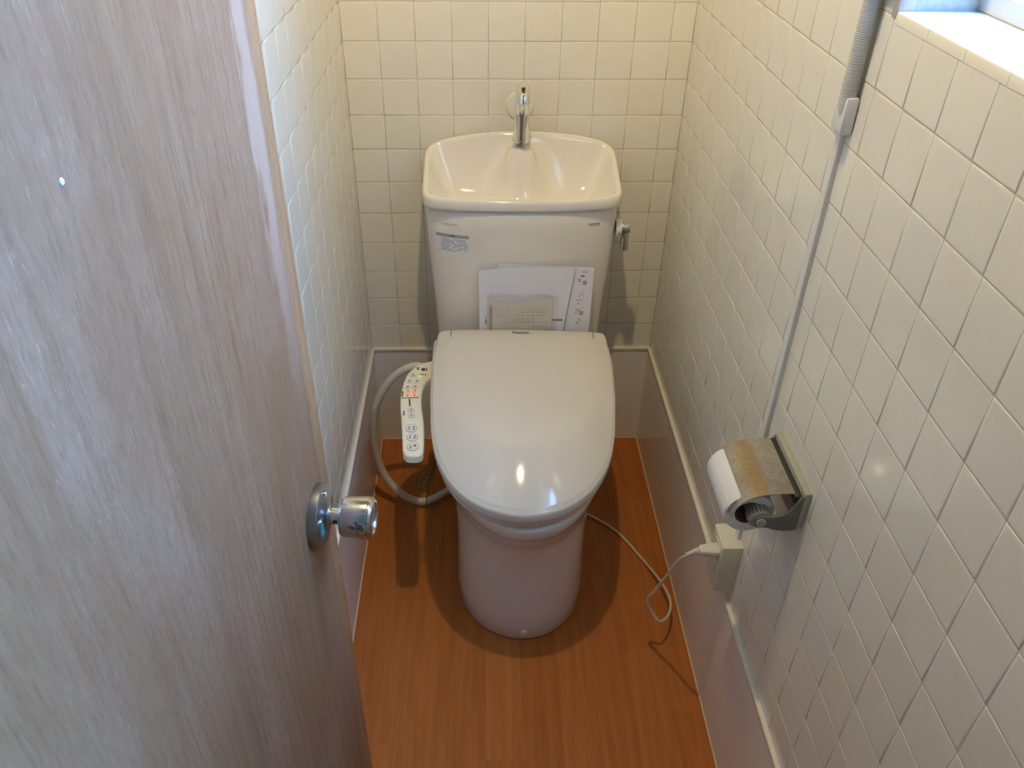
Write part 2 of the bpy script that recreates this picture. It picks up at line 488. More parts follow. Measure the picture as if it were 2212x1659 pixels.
# ------------------------------------------------------------------ the room
W, L, H = 0.7305, 1.70, 2.30                                # width, depth, ceiling height
P = 0.076                                                   # tile pitch
G = 0.0006                                                  # grout recess
ROW0 = 1.1347                                               # height of one horizontal joint
ZB = 0.2987                                                 # lowest tile joint, behind the trim

struct('floor', *box(-0.1, W + 0.1, -3.0, 0.05, -0.05, 0.0), M_FLOOR, smooth=False)
struct('ceiling', *box(-0.1, W + 0.15, -1.8, 0.1, H, H + 0.08), M_CEIL, smooth=False)
wall_back = struct('wall_back', *box(-0.1, W + 0.1, G, 0.1, -0.05, H), M_GROUT, smooth=False)
wall_left = struct('wall_left', *box(-0.1, -G, -1.8, G, -0.05, H), M_GROUT, smooth=False)
WIN_Y0, WIN_Y1, WIN_Z0, WIN_Z1 = -1.52, -0.872, 1.2845, 1.98
XO = W + 0.13                                               # outer face of the window wall
wall_right = struct('wall_right', *merge(
    box(W + G, XO, -1.8, G, -0.05, WIN_Z0),
    box(W + G, XO, WIN_Y1, G, WIN_Z0, H),
    box(W + G, XO, -1.8, WIN_Y0, WIN_Z0, H),
    box(W + G, XO, WIN_Y0, WIN_Y1, WIN_Z1, H)), M_GROUT, smooth=False)
struct('wall_front', *merge(
    box(-0.1, 0.0, -1.80, -1.70, 0, H), box(0.66, W + 0.1, -1.80, -1.70, 0, H),
    box(0.0, 0.66, -1.80, -1.70, 1.88, H)), M_HALL, smooth=False)
struct('wall_hall', *merge(
    box(-0.9, W + 0.9, -3.1, -3.0, -0.05, H), box(-1.0, -0.9, -3.1, -1.7, -0.05, H),
    box(W + 0.9, W + 1.0, -3.1, -1.7, -0.05, 0.85), box(W + 0.9, W + 1.0, -3.1, -1.7, 2.0, H), box(W + 0.9, W + 1.0, -3.1, -2.55, 0.85, 2.0), box(W + 0.9, W + 1.0, -2.10, -1.7, 0.85, 2.0), box(-1.0, W + 1.0, -3.1, -1.7, H, H + 0.08),  # unseen hall; its side opening is added to send daylight onto the door
    box(-0.9, -0.1, -1.80, -1.70, -0.05, H), box(W + 0.1, W + 0.9, -1.80, -1.70, -0.05, H),
    box(-0.9, -0.1, -3.0, -1.7, -0.05, 0.0), box(W + 0.1, W + 0.9, -3.0, -1.7, -0.05, 0.0)), M_HALL, smooth=False)

# tiles: every tile in view is an object that shares its mesh with its likes
tile_meshes = {}
def tile_geo(w, h):
    loops = []
    for inset, z in ((0.0, -0.003), (0.0, -0.0006), (0.0008, -0.00018), (0.0022, 0.0), (0.0034, 0.0)):
        a, b = w / 2 - 0.0006 - inset, h / 2 - 0.0006 - inset
        loops.append([(-a, -b, z), (a, -b, z), (a, b, z), (-a, b, z)])
    return loft(loops, cap0=False)
def tile_mesh(w, h):
    key = (round(w, 4), round(h, 4))
    if key not in tile_meshes:
        me = bpy.data.meshes.new('tile'); v, f = tile_geo(w, h)
        me.from_pydata(v, [], f); me.materials.append(M_TILE)
        me.polygons.foreach_set('use_smooth', [True] * len(me.polygons)); me.update()
        tile_meshes[key] = me
    return tile_meshes[key]

def lay_tiles(wall, us, zs, place, rot, shown, name='upper_tiles'):
    """us, zs: joint positions; place(u, z) gives the world point of a tile middle"""
    rest = []
    for i in range(len(us) - 1):
        for j in range(len(zs) - 1):
            w, h = abs(us[i + 1] - us[i]), abs(zs[j + 1] - zs[j])
            if w < 0.008 or h < 0.008: continue
            p = Vector(place((us[i] + us[i + 1]) / 2, (zs[j] + zs[j + 1]) / 2))
            tilt = Euler((random.gauss(0, 0.0028), random.gauss(0, 0.0028), random.gauss(0, 0.002))).to_matrix()
            R = rot @ tilt
            if shown(p):
                o = bpy.data.objects.new('tile', tile_mesh(w, h))
                link(o, p, wall); o.rotation_euler = R.to_euler()
            else:
                v, f = tile_geo(w, h)
                rest.append(([R @ Vector(q) + p for q in v], f))
    if rest:
        o = obj(name, *merge(*rest), M_TILE, wall)
        o['kind'] = 'stuff'

ZT = ZB + P * 17                                           # top of the tiling, sanded plaster above
zs_all = [ZB + P * k for k in range(18)]
us_back = [0.0] + [P * k for k in range(1, 10)] + [W]
us_left = [0.0] + [-0.060 - P * k for k in range(22)] + [-L]
us_right = [0.0] + [-0.0427 - P * k for k in range(22)] + [-L]
R_BACK = Matrix(((1, 0, 0), (0, 0, -1), (0, 1, 0)))
R_LEFT = Matrix(((0, 0, 1), (1, 0, 0), (0, 1, 0)))
R_RIGHT = Matrix(((0, 0, -1), (-1, 0, 0), (0, 1, 0)))
def seen_back(p):
    return in_view(p, 40) is not None and not (0.21 < p.x < 0.54 and p.z < 0.74)
def seen_left(p):
    q = in_view(p, 40)
    return q is not None and q[0] > interp(q[1], [0, 1640], [520, 780])
def seen_right(p):
    q = in_view(p, 60)
    return q is not None and p.y > -1.6
lay_tiles(wall_back, us_back, zs_all, lambda u, z: (u, 0.0, z), R_BACK, seen_back)
lay_tiles(wall_left, us_left, zs_all, lambda u, z: (0.0, u, z), R_LEFT, seen_left)
zs_low = [z for z in zs_all if z < 1.30]
lay_tiles(wall_right, us_right, zs_low, lambda u, z: (W, u, z), R_RIGHT, seen_right, 'lower_tiles')
zs_up = [z for z in zs_all if z > 1.28]
lay_tiles(wall_right, [u for u in us_right if u > -0.86] + [WIN_Y1], zs_up, lambda u, z: (W, u, z), R_RIGHT, lambda p: False, 'corner_tiles')
lay_tiles(wall_right, [WIN_Y0] + [u for u in us_right if u < WIN_Y0], zs_up, lambda u, z: (W, u, z), R_RIGHT, lambda p: False, 'door_side_tiles')

obj('plaster', *box(0, W, -0.003, 0.01, ZT, H), M_UPPER, wall_back, smooth=False)
obj('plaster', *box(-0.01, 0.003, -L, -0.003, ZT, H), M_UPPER, wall_left, smooth=False)
obj('plaster', *merge(box(W - 0.003, W + 0.01, WIN_Y1, -0.003, ZT, H), box(W - 0.003, W + 0.01, -L, WIN_Y0, ZT, H),
                                  box(W - 0.003, W + 0.01, WIN_Y0, WIN_Y1, WIN_Z1, H)), M_UPPER, wall_right, smooth=False)

# glossy skirting panels, white cap trims and sealant
BP = 0.004
def baseboard(name, geo, seal):
    o = struct(name, *geo, M_PANEL)
    obj('sealant', *seal, M_SEAL, o)
baseboard('baseboard_back', rbox(0, W, -BP, 0.004, 0.0, 0.300, 0.001, 1), box(0.004, W - 0.004, -BP - 0.0022, -BP, 0, 0.0022))
baseboard('baseboard_left', rbox(-0.004, BP, -L, -BP, 0.0, 0.300, 0.001, 1), box(BP, BP + 0.0022, -L, -BP, 0, 0.0022))
baseboard('baseboard_right', rbox(W - BP, W + 0.004, -L, -BP, 0.0, 0.300, 0.001, 1), box(W - BP - 0.0022, W - BP, -L, -BP, 0, 0.0022))
TR = 0.0075
struct('trim_1', *rbox(0, W, -TR, 0.002, 0.297, 0.3055, 0.002), M_TRIM)
struct('trim_2', *rbox(-0.002, TR, -L, -0.002, 0.297, 0.3055, 0.002), M_TRIM)
struct('trim_3', *rbox(W - TR, W + 0.002, -0.716, -0.002, 0.297, 0.3055, 0.002), M_TRIM)
struct('trim_4', *rbox(W - TR, W + 0.002, -L, -0.853, 0.297, 0.3055, 0.002), M_TRIM)

# window in the right wall: reveal, tiled sill, aluminium frame and two panes
win = bpy.data.objects.new('window_1', None); link(win, (XO, (WIN_Y0 + WIN_Y1) / 2, WIN_Z0)); tag(win, kind='structure')
XG = W + 0.088                                              # plane of the frame
y = WIN_Y1 - 0.0125
while y > WIN_Y0:
    y2 = max(y - 0.078, WIN_Y0)
    pr_ = [(XG + 0.01, WIN_Z0 - 0.004), (W - 0.0004, WIN_Z0 - 0.004), (W - 0.0004, 1.2895), (W + 0.0004, 1.2914), (W + 0.0022, 1.2922), (XG + 0.01, 1.2922)]
    sv, sf = prism(pr_, y2 + 0.0004, y - 0.0004)
    obj('sill_tile', [(a_, c_, b_) for a_, b_, c_ in sv], sf, M_TILE, win)
    y = y2
obj('sill_mortar', *box(W + 0.002, XG + 0.01, WIN_Y0, WIN_Y1, WIN_Z0 - 0.01, 1.2905), M_GROUT, win, smooth=False)
obj('reveal_edge', *rbox(W - 0.001, W + 0.018, WIN_Y1 - 0.012, WIN_Y1 + 0.001, WIN_Z0, WIN_Z1, 0.002), M_WOODTRIM, win)
obj('reveal_plaster', *box(W + 0.018, XG + 0.01, WIN_Y1 - 0.008, WIN_Y1, WIN_Z0, WIN_Z1), M_PLASTER, win, smooth=False)
def frame_geo(x0, x1, y0, y1, z0, z1, t):
    return merge(rbox(x0, x1, y0, y1, z0, z0 + t, 0.0015, 1), rbox(x0, x1, y0, y1, z1 - t, z1, 0.0015, 1),
                 rbox(x0, x1, y0, y0 + t, z0 + t, z1 - t, 0.0015, 1), rbox(x0, x1, y1 - t, y1, z0 + t, z1 - t, 0.0015, 1))
obj('window_frame', *frame_geo(XG, XG + 0.04, WIN_Y0, WIN_Y1, 1.292, WIN_Z1, 0.022), M_ALU, win)
ym = (WIN_Y0 + WIN_Y1) / 2
for k, (a, b_, dx) in enumerate(((WIN_Y0 + 0.02, ym + 0.02, 0.006), (ym - 0.02, WIN_Y1 - 0.02, 0.022))):
    s = obj('sash', *frame_geo(XG + dx, XG + dx + 0.014, a, b_, 1.312, WIN_Z1 - 0.02, 0.028), M_ALU, win)
    obj('pane', *box(XG + dx + 0.006, XG + dx + 0.009, a + 0.02, b_ - 0.02, 1.33, WIN_Z1 - 0.04), M_GLASS, s, smooth=False)

# ------------------------------------------------------------------ door, opened inwards along the left wall
TH = math.radians(6.0)
E_T = Vector((math.sin(TH), math.cos(TH), 0)); E_N = Vector((math.cos(TH), -math.sin(TH), 0)); E_Z = Vector((0, 0, 1))
D0 = Vector((0.1000, -1.080, 0.0))                          # foot of the free edge, room-side face
def dpt(t, n, z): return D0 + E_T * t + E_N * n + E_Z * z
def dbox(t0, t1, n0, n1, z0, z1, r):
    v, f = rbox(t0, t1, n0, n1, z0, z1, r)
    return [dpt(*q) for q in v], f
door = struct('door_1', *dbox(-0.60, -0.0290, -0.034, 0, 0.012, 1.86, 0.0005), M_DOOR)
obj('edge_strip', *dbox(-0.0290, 0.0, -0.034, -0.0002, 0.012, 1.86, 0.003), M_DOOR_EDGE, door)
obj('paint_chip', *lathe([(0.0022, 0.0), (0.0018, 0.0006), (0.0, 0.0008)], dpt(-0.3325, 0.0, 1.3127), E_N, 12, True, False), M_WHITE, door)
KC = dpt(-0.0605, 0, 0.8075)
knob = obj('door_knob', *lathe([(0.0, 0.031), (0.0195, 0.031), (0.0220, 0.0317), (0.0235, 0.034), (0.0252, 0.0610), (0.0245, 0.0632),
                                (0.0238, 0.0635), (0.0236, 0.0650), (0.0215, 0.0678), (0.0185, 0.0682), (0.0180, 0.0666), (0, 0.0666)],
                               KC, E_N, 48, False, False), M_KNOB, door, sharp=28)
rose = obj('rosette', *lathe([(0.0375, 0.0), (0.0380, 0.004), (0.0375, 0.010), (0.0362, 0.0110), (0.024, 0.0122), (0.016, 0.0135), (0.0125, 0.016), (0.0118, 0.018)],
                             KC, E_N, 48), M_ROSE, knob, sharp=28)
obj('shank', *lathe([(0.0098, 0.012), (0.0098, 0.0325)], KC, E_N, 24), M_CHROME, knob)
def on_rose(c, rx, rz, n, cnt=24):
    return [KC + E_T * (c[0] + rx * math.cos(a)) + E_Z * (c[1] + rz * math.sin(a)) + E_N * n for a in (2 * math.pi * i / cnt for i in range(cnt))]
obj('indicator_rim', *loft([on_rose((-0.0205, 0.0), 0.0115, 0.0130, 0.0105), on_rose((-0.0205, 0.0), 0.0112, 0.0128, 0.0140), on_rose((-0.0205, 0.0), 0.0096, 0.0112, 0.0140), on_rose((-0.0205, 0), 0.0096, 0.0112, 0.012)], False, False), M_ROSE, knob)
obj('indicator', *loft([on_rose((-0.0205, 0.0), 0.0097, 0.0113, 0.0105), on_rose((-0.0205, 0.0), 0.0097, 0.0113, 0.0134)]), M_TEAL, knob)
obj('set_screw', *lathe([(0.0028, 0.0), (0.0028, 0.0012)], KC + E_N * 0.0245 - E_T * 0.0092, -E_T, 12), M_BLACK, knob)
for dz in (0.027, -0.027):
    obj('screw', *lathe([(0.0033, 0.0), (0.003, 0.0014)], KC + E_N * 0.0122 + E_Z * dz + E_T * 0.006, E_N, 12), M_CHROME, knob)

# ------------------------------------------------------------------ ceiling lamp
LX, LY, LZ = 0.315, -0.83, 2.150
lamp = thing('ceiling_lamp', (LX, LY, H), 'small ceiling lamp with an added enamel shade and a glowing bulb', 'lamp')
obj('canopy', *lathe([(0.045, 0.0), (0.045, -0.012), (0.035, -0.020), (0.020, -0.024), (0.018, -0.085), (0.016, -0.090)], (LX, LY, H), (0, 0, 1), 32), M_CANOPY, lamp)
obj('shade', *lathe([(0.018, 0.066), (0.030, 0.060), (0.060, 0.040), (0.085, 0.010), (0.092, -0.012), (0.0905, -0.012), (0.0835, 0.008), (0.059, 0.037), (0.029, 0.057), (0.018, 0.062)], (LX, LY, LZ), (0, 0, 1), 40, False, False), M_SHADE, lamp)  # unseen, added to hold back the bulb's upward light and bounce
obj('bulb', *lathe([(0.008, 0.058), (0.010, 0.030), (0.0155, 0.015), (0.018, 0.004), (0.0172, -0.006), (0.013, -0.0135), (0.006, -0.0175), (0.0, -0.018)], (LX, LY, LZ), (0, 0, 1), 24, True, False), M_BULB, lamp)

# ------------------------------------------------------------------ toilet
CX = 0.374
toilet = thing('toilet', (CX, -0.40, 0.0), 'beige white toilet with hand-wash tank and closed bidet lid', 'toilet')

se_cache = {}
def se_loop(hw, yf, yb, z, n=5.0, bow=0.0, cnt=144, cx=CX, zf=None):
    """rounded-rectangle outline; the front side bows out by 'bow'"""
    y0, hd = (yf + yb) / 2, (yb - yf) / 2; out = []
    key = (hw, yf, yb, n, cnt)
    if key not in se_cache:
        K = 2400; pts = []
        for i in range(K + 1):
            c, s = math.cos(2 * math.pi * i / K), math.sin(2 * math.pi * i / K)
            pts.append((hw * math.copysign(abs(c) ** (2 / n), c), hd * math.copysign(abs(s) ** (2 / n), s)))
        acc = [0.0]
        for a_, b_ in zip(pts, pts[1:]): acc.append(acc[-1] + math.hypot(b_[0] - a_[0], b_[1] - a_[1]))
        res = []; q = 0
        for i in range(cnt):
            d = acc[-1] * i / cnt
            while acc[q + 1] < d: q += 1
            res.append(2 * math.pi * (q + (d - acc[q]) / max(1e-9, acc[q + 1] - acc[q])) / K)
        se_cache[key] = res
    for i in range(cnt):
        t = se_cache[key][i]
        c, s = math.cos(t), math.sin(t)
        x = hw * math.copysign(abs(c) ** (2 / n), c); y = y0 + hd * math.copysign(abs(s) ** (2 / n), s)
        k = max(0.0, (y0 - y) / hd)
        y += bow * (x / hw) ** 2 * k
        out.append((cx + x, y, zf(x, y) if zf else z))
    return out

# tank: slightly tapered box with a bowed front
TZ0, TZ1, TYB, BOW = 0.40, 0.772, -0.018, 0.020
def tank_hw(z): return lerp(0.190, 0.2085, smooth01((z - 0.45) / 0.30) * 0.4 + 0.6 * (z - TZ0) / (TZ1 - TZ0))
def tank_yf(z): return lerp(-0.200, -0.212, (z - TZ0) / (TZ1 - TZ0))
def tank_front(x, z):
    hw, yf = tank_hw(z), tank_yf(z); n = 5.0
    y0, hd = (yf + TYB) / 2, (TYB - yf) / 2
    u = min(0.999, abs(x - CX) / hw)
    y = y0 - hd * (1 - u ** n) ** (1 / n)
    return y + BOW * u * u * max(0.0, (y0 - y) / hd)
zz = [TZ0, 0.405, 0.415] + [lerp(0.43, 0.765, i / 8) for i in range(9)] + [TZ1]
tank = obj('tank', *loft([se_loop(tank_hw(z) - (0.012 if z < 0.404 else 0.004 if z < 0.41 else 0) - (0.004 if z > 0.77 else 0), tank_yf(z) + (0.010 if z < 0.404 else 0) + (0.004 if z > 0.77 else 0), TYB, z, bow=BOW) for z in zz], True, False), M_PORC, toilet, sharp=60)

# tank lid: rim rising to the back, basin inside, pedestal for the spout
LHW, LYF, LYB = 0.2115, -0.218, -0.010
def rim_z(x, y):
    t = max(0.0, min(1.0, (y - LYF) / (LYB - LYF)))
    return 0.797 + 0.082 * t ** 1.15 - 0.026 * (x / LHW) ** 2 * t
SPX, SPY = 0.0, -0.058
def scaled(k, zfun, lift=0.0):
    ym = (LYF + LYB) / 2
    out = []
    for (x, y, _) in se_loop(LHW, LYF, LYB, 0, n=8.0, bow=0.016):
        xx, yy = (x - CX) * k, ym + (y - ym) * k
        out.append((CX + xx, yy, zfun(xx, yy)))
    return out
def inset(d, zfun):
    ym = (LYF + LYB) / 2; hx, hy = (LHW - d) / LHW, ((LYB - LYF) / 2 - d) / ((LYB - LYF) / 2)
    out = []
    for (x, y, _) in se_loop(LHW, LYF, LYB, 0, n=8.0, bow=0.016):
        xx, yy = (x - CX) * hx, ym + (y - ym) * hy
        out.append((CX + xx, yy, zfun(xx, yy)))
    return out
def basin(frac, zb=0.742):
    def g(x, y):
        r = rim_z(x, y); z = lerp(r - 0.001, zb, frac)
        b = math.exp(-((x - SPX) / 0.040) ** 2 - ((y - SPY) / 0.034) ** 2)
        return max(z, lerp(z, r + 0.004, min(1.0, 1.25 * b)))
    return g
rings = [inset(0.004, lambda x, y: 0.7745), inset(0.0015, lambda x, y: 0.7755), inset(0.0, lambda x, y: 0.779),
         inset(0.0, lambda x, y: rim_z(x, y) - 0.008), inset(0.0012, lambda x, y: rim_z(x, y) - 0.003),
         inset(0.004, lambda x, y: rim_z(x, y) - 0.0003), inset(0.007, lambda x, y: rim_z(x, y)),
         inset(0.010, lambda x, y: rim_z(x, y) - 0.0012)]
for k in range(26):
    d = lerp(0.0125, 0.098, k / 25); u_ = (d - 0.0105) / 0.0875
    rings.append(inset(d, basin(1 - max(0.0, 1 - u_) ** 2.4)))
tank_lid = obj('tank_lid', *loft(rings, False, True), M_PORC, toilet, sharp=50)
obj('drain', *lathe([(0.012, 0.0), (0.012, 0.003), (0.009, 0.004)], (CX, -0.112, 0.741), (0, 0, 1), 20), M_CHROME, tank_lid)
# chrome spout
sp = spline([(CX, SPY, 0.870), (CX, SPY - 0.001, 0.900), (CX, SPY - 0.006, 0.940), (CX, SPY - 0.019, 0.975), (CX, SPY - 0.040, 0.990), (CX, SPY - 0.058, 0.981), (CX, SPY - 0.064, 0.966)], 8)
obj('spout', *tube(sp, lambda t: lerp(0.0178, 0.0138, min(1, t * 1.2)), 24), M_CHROME, toilet)
obj('spout_base', *lathe([(0.0200, 0.0), (0.0200, 0.003), (0.0178, 0.0045)], (CX, SPY, 0.872), (0, 0, 1), 32), M_CHROME, toilet)
# flush lever on the right side of the tank
LVY, LVZ = -0.148, 0.709
M_LEVER = plain('dull_chrome', (0.55, 0.55, 0.55), 0.22, metal=1.0)
lev = obj('flush_lever', *merge(lathe([(0.0125, 0.0), (0.0130, 0.004), (0.0125, 0.017), (0.011, 0.0185)], (CX + 0.2205, LVY, LVZ), (1, 0, 0), 28),
                                rbox(CX + 0.2230, CX + 0.2390, LVY - 0.010, LVY + 0.010, LVZ - 0.052, LVZ, 0.003)), M_LEVER, toilet)
obj('lever_base', *lathe([(0.0190, 0.0), (0.0190, 0.010), (0.0170, 0.0125), (0.015, 0.013)], (CX + 0.2075, LVY, LVZ), (1, 0, 0), 32), M_WHITE, lev)
tri_x = CX + 0.2150
obj('lever_mark', *prism([(tri_x - 0.002, 0.0), (tri_x + 0.002, 0.0), (tri_x, -0.004)], 0, 0.0004), M_BLACK, lev)
tm = lev.children[-1]; tm.location = Vector((tri_x, LVY - 0.0192, LVZ - 0.006)) - WO[lev]; tm.rotation_euler = (math.radians(90), 0, 0)

# bowl: pedestal flaring to the rim
def d_loop(w, yf, ym, yb, z, cx=CX - 0.002, cnt=64, n=2.06):
    out = []
    for i in range(cnt + 1):
        t = math.pi * i / cnt
        c, s = math.cos(t), math.sin(t)
        out.append((cx - w * math.copysign(abs(c) ** (2 / n), c), ym - (ym - yf) * abs(s) ** (2 / n), z))
    for k in range(1, 6): out.append((cx + w, lerp(ym, yb, k / 6), z))
    for k in range(0, 7): out.append((lerp(cx + w, cx - w, k / 6), yb, z))
    for k in range(5, 0, -1): out.append((cx - w, lerp(ym, yb, k / 6), z))
    return out
prof = [(0.000, 0.1400, -0.6965, -0.52), (0.004, 0.1420, -0.6990, -0.52), (0.05, 0.1415, -0.6990, -0.52), (0.11, 0.1405, -0.6975, -0.515),
        (0.17, 0.1405, -0.6965, -0.51), (0.22, 0.1425, -0.6990, -0.50), (0.26, 0.1470, -0.7050, -0.485), (0.285, 0.1510, -0.7110, -0.475),
        (0.300, 0.1545, -0.7170, -0.465), (0.308, 0.1575, -0.7215, -0.455), (0.322, 0.1625, -0.7285, -0.445), (0.337, 0.1680, -0.7355, -0.43), (0.345, 0.1710, -0.7400, -0.42),
        (0.352, 0.1745, -0.7460, -0.41), (0.365, 0.1775, -0.7515, -0.40), (0.381, 0.1790, -0.7550, -0.40), (0.3865, 0.1780, -0.7535, -0.40), (0.388, 0.1740, -0.7490, -0.40)]
bowl = obj('bowl', *loft([d_loop(w, yf, ym, -0.10, z) for z, w, yf, ym in prof]), M_PORC, toilet, sharp=60)
obj('screw_cap', *lathe([(0.0085, 0.0), (0.0085, 0.003), (0.006, 0.005)], (CX - 0.001, -0.6965, 0.024), (0, -1, 0.05), 20), M_WHITE, bowl)

# bidet seat: body, seat, lid (turned a touch to the left), side control panel
def lid_xy(a, s): return (0.3775 - 0.033 * s + a, -0.236 - s - 0.033 * a)
S_ = [0.0, 0.012, 0.04, 0.10, 0.17, 0.25, 0.338, 0.406, 0.463, 0.4985, 0.518, 0.5275]
A_ = [0.176, 0.188, 0.1905, 0.1945, 0.1925, 0.1880, 0.1790, 0.1610, 0.1285, 0.0900, 0.0520, 0.0]
half = [(A_[i], S_[i]) for i in range(len(S_))]
ctrl = [Vector((0.06, -0.002, 0)), Vector((0.12, -0.0015, 0))] + [Vector((a, s, 0)) for a, s in half]
outl = spline(ctrl + [Vector((-p.x, p.y, 0)) for p in ctrl[-2::-1]] + [Vector((0, -0.002, 0))], 6, closed=True)
LC = Vector((0.0, 0.22, 0))
def lid_loop(rho, zfun, off=0.0):
    out = []
    for p in outl:
        d = p - LC
        q = LC + d * rho
        if off: q = q - d.normalized() * off
        x, y = lid_xy(q.x, q.y)
        out.append((x, y, zfun(q.x, q.y, rho, d)))
    return out
def lid_top(a, s, rho, d):
    base = 0.5105 - 0.032 * s
    if s < 0.05: base = 0.5083 + 0.0037 * smooth01((0.05 - s) / 0.05)
    cf = max(0.0, d.y) / d.length
    D = 0.010 + 0.0490 * cf ** 1.5
    r0 = lerp(0.80, 0.55, cf)
    k = max(0.0, rho - r0) / (1 - r0)
    return base - D * ((k * k / 0.6) if k < 0.3 else (0.15 + (k - 0.3) + 0.25 * (k - 0.3) ** 2)) - 0.004 * (a / 0.19) ** 2
def lid_rim(h):
    return lambda a, s, rho, d: lid_top(a, s, 1.0, d) - h
rings = [lid_loop(1.0, lid_rim(0.024), 0.008), lid_loop(1.0, lid_rim(0.024), 0.003), lid_loop(1.0, lid_rim(0.0225), 0.0008), lid_loop(1.0, lid_rim(0.018)),
         lid_loop(1.0, lid_rim(0.007)), lid_loop(1.0, lid_rim(0.0030), 0.0008), lid_loop(1.0, lid_rim(0.0010), 0.0025), lid_loop(1.0, lid_rim(0.0002), 0.0045)]
for rho in (0.972, 0.965, 0.955, 0.94, 0.925, 0.91, 0.89, 0.87, 0.84, 0.81, 0.78, 0.75, 0.72, 0.69, 0.66, 0.63, 0.60, 0.55, 0.48, 0.40, 0.3, 0.2, 0.1, 0.03):
    rings.append(lid_loop(rho, lid_top))
seat_lid = obj('seat_lid', *loft(rings, False, True), M_SEAT, toilet, sharp=50)
def lid_z(a, s):                                            # height of the lid top at a point of its plan
    d = Vector((a, s, 0)) - LC
    best = min(outl, key=lambda p: (p - LC).angle(d, 9) if d.length > 1e-6 else 0)
    return lid_top(a, s, d.length / (best - LC).length, best - LC)
for sgn in (-1, 1):                                         # hinge cover seams
    pts = []
    for s in (0.000, 0.010, 0.020, 0.030, 0.040):
        a = sgn * (0.1595 - 0.045 * s)
        x, y = lid_xy(a, s); pts.append((x, y, lid_z(a, s) + 0.0001))
    obj('hinge_seam', *tube(pts, 0.0007, 6), M_BLACK, seat_lid)
tv, tf = text_geo('Panasonic', 0.0130, 0.03)
vv = []
for (x, y, z) in tv:
    s = 0.0215 - y * 1.45; a = x * 0.74 - 0.003
    px_, py_ = lid_xy(a, s); vv.append((px_, py_, lid_z(a, s) + 0.0007))
obj('brand_print', vv, tf, M_DARKGREY, seat_lid, smooth=False)
# seat under the lid, hidden body behind
def seat_z(h): return lambda a, s, rho, d: lerp(0.478, 0.4135, smooth01((s + 0.0) / 0.53)) - h
rings = [lid_loop(0.94, lambda a, s, rho, d: 0.3885), lid_loop(0.945, lambda a, s, rho, d: 0.392), lid_loop(0.945, seat_z(0.006)), lid_loop(0.94, seat_z(0.002)), lid_loop(0.88, seat_z(0.0))]
obj('seat', *loft(rings, True, True), M_SEATSIDE, toilet, sharp=50)
obj('bidet_body', *rbox(CX - 0.198, CX + 0.192, -0.30, -0.222, 0.389, 0.474, 0.012, 3), M_SEAT, toilet)
# side control panel
pan = [(0.200, -0.268), (0.1700, -0.2755), (0.1454, -0.2885), (0.1235, -0.323), (0.1145, -0.374), (0.1140, -0.427), (0.1195, -0.480),
       (0.1262, -0.540), (0.1305, -0.585), (0.1340, -0.5975), (0.1425, -0.6060), (0.1600, -0.6065), (0.1685, -0.6010), (0.1715, -0.588), (0.1715, -0.560), (0.1680, -0.500), (0.1615, -0.450), (0.1588, -0.410), (0.1620, -0.372), (0.1720, -0.345), (0.200, -0.325)]
poly = spline([(x, y, 0) for x, y in pan], 4, closed=True)
panel = obj('control_panel', *prism([(p.x, p.y) for p in poly], 0.4270, 0.4445, 0.004, 3), M_PANELTOP, toilet, sharp=50)
PZ = 0.4449
def disc(name, cx, cy, rx, ry, mat, z=PZ, rot=0.0, cnt=28, h=0.0004):
    pts = []
    for i in range(cnt):
        t = 2 * math.pi * i / cnt; x, y = rx * math.cos(t), ry * math.sin(t)
        pts.append((cx + x * math.cos(rot) - y * math.sin(rot), cy + x * math.sin(rot) + y * math.cos(rot)))
    return obj(name, *prism(pts, z - 0.0006, z + h), mat, panel)
def dash(parts, cx, cy, w, h, rot=0.0, z=PZ):
    c, s = math.cos(rot), math.sin(rot)
    q = [(-w / 2, -h / 2), (w / 2, -h / 2), (w / 2, h / 2), (-w / 2, h / 2)]
    parts.append(prism([(cx + x * c - y * s, cy + x * s + y * c) for x, y in q], z - 0.0003, z + 0.0009))
for (bx, by) in ((0.1441, -0.5206), (0.1478, -0.5489), (0.1506, -0.5792)):
    disc('button', bx, by, 0.0118, 0.0130, M_GREYBLUE)
    disc('button_face', bx, by, 0.0107, 0.0119, M_WHITE, h=0.0006)
for (bx, by) in ((0.1391, -0.4584), (0.1413, -0.4775)):
    disc('button', bx, by, 0.0068, 0.0085, M_GREYBLUE); disc('button_face', bx, by, 0.0061, 0.0077, M_WHITE, h=0.0006)
for (bx, by) in ((0.1350, -0.3313), (0.1284, -0.3544), (0.1435, -0.3545), (0.1249, -0.3770), (0.1417, -0.3754)):
    disc('button', bx, by, 0.0068, 0.0080, M_GREYPRINT); disc('button_face', bx, by, 0.0062, 0.0074, M_PANELTOP, h=0.0006)
disc('sensor_window', 0.1568, -0.3098, 0.0048, 0.0046, M_BLACK, h=0.0006)
for (bx, by) in ((0.1275, -0.4009), (0.1422, -0.3993)):
    obj('indicator_light', *rbox(bx - 0.0038, bx + 0.0038, by - 0.0048, by + 0.0048, PZ - 0.001, PZ + 0.0006, 0.0004, 1), M_RED, panel)
disc('power_light', 0.1515, -0.3362, 0.0022, 0.0026, M_GREEN, h=0.0006)
obj('stop_mark', *rbox(0.1520, 0.1566, -0.5790, -0.5738, PZ, PZ + 0.0011, 0.0002, 1), M_REDPRINT, panel)
pr = []
for i in range(4): dash(pr, 0.1430 + 0.0030 * (i % 2), -0.3035 - 0.0045 * (i // 2), 0.0022, 0.0032)
for i in range(3): dash(pr, 0.1640, -0.3060 - 0.004 * i, 0.0028, 0.0022)
for (bx, by) in ((0.1515, -0.3300), (0.1565, -0.3300), (0.1625, -0.3300)): dash(pr, bx, by, 0.0024, 0.0042)
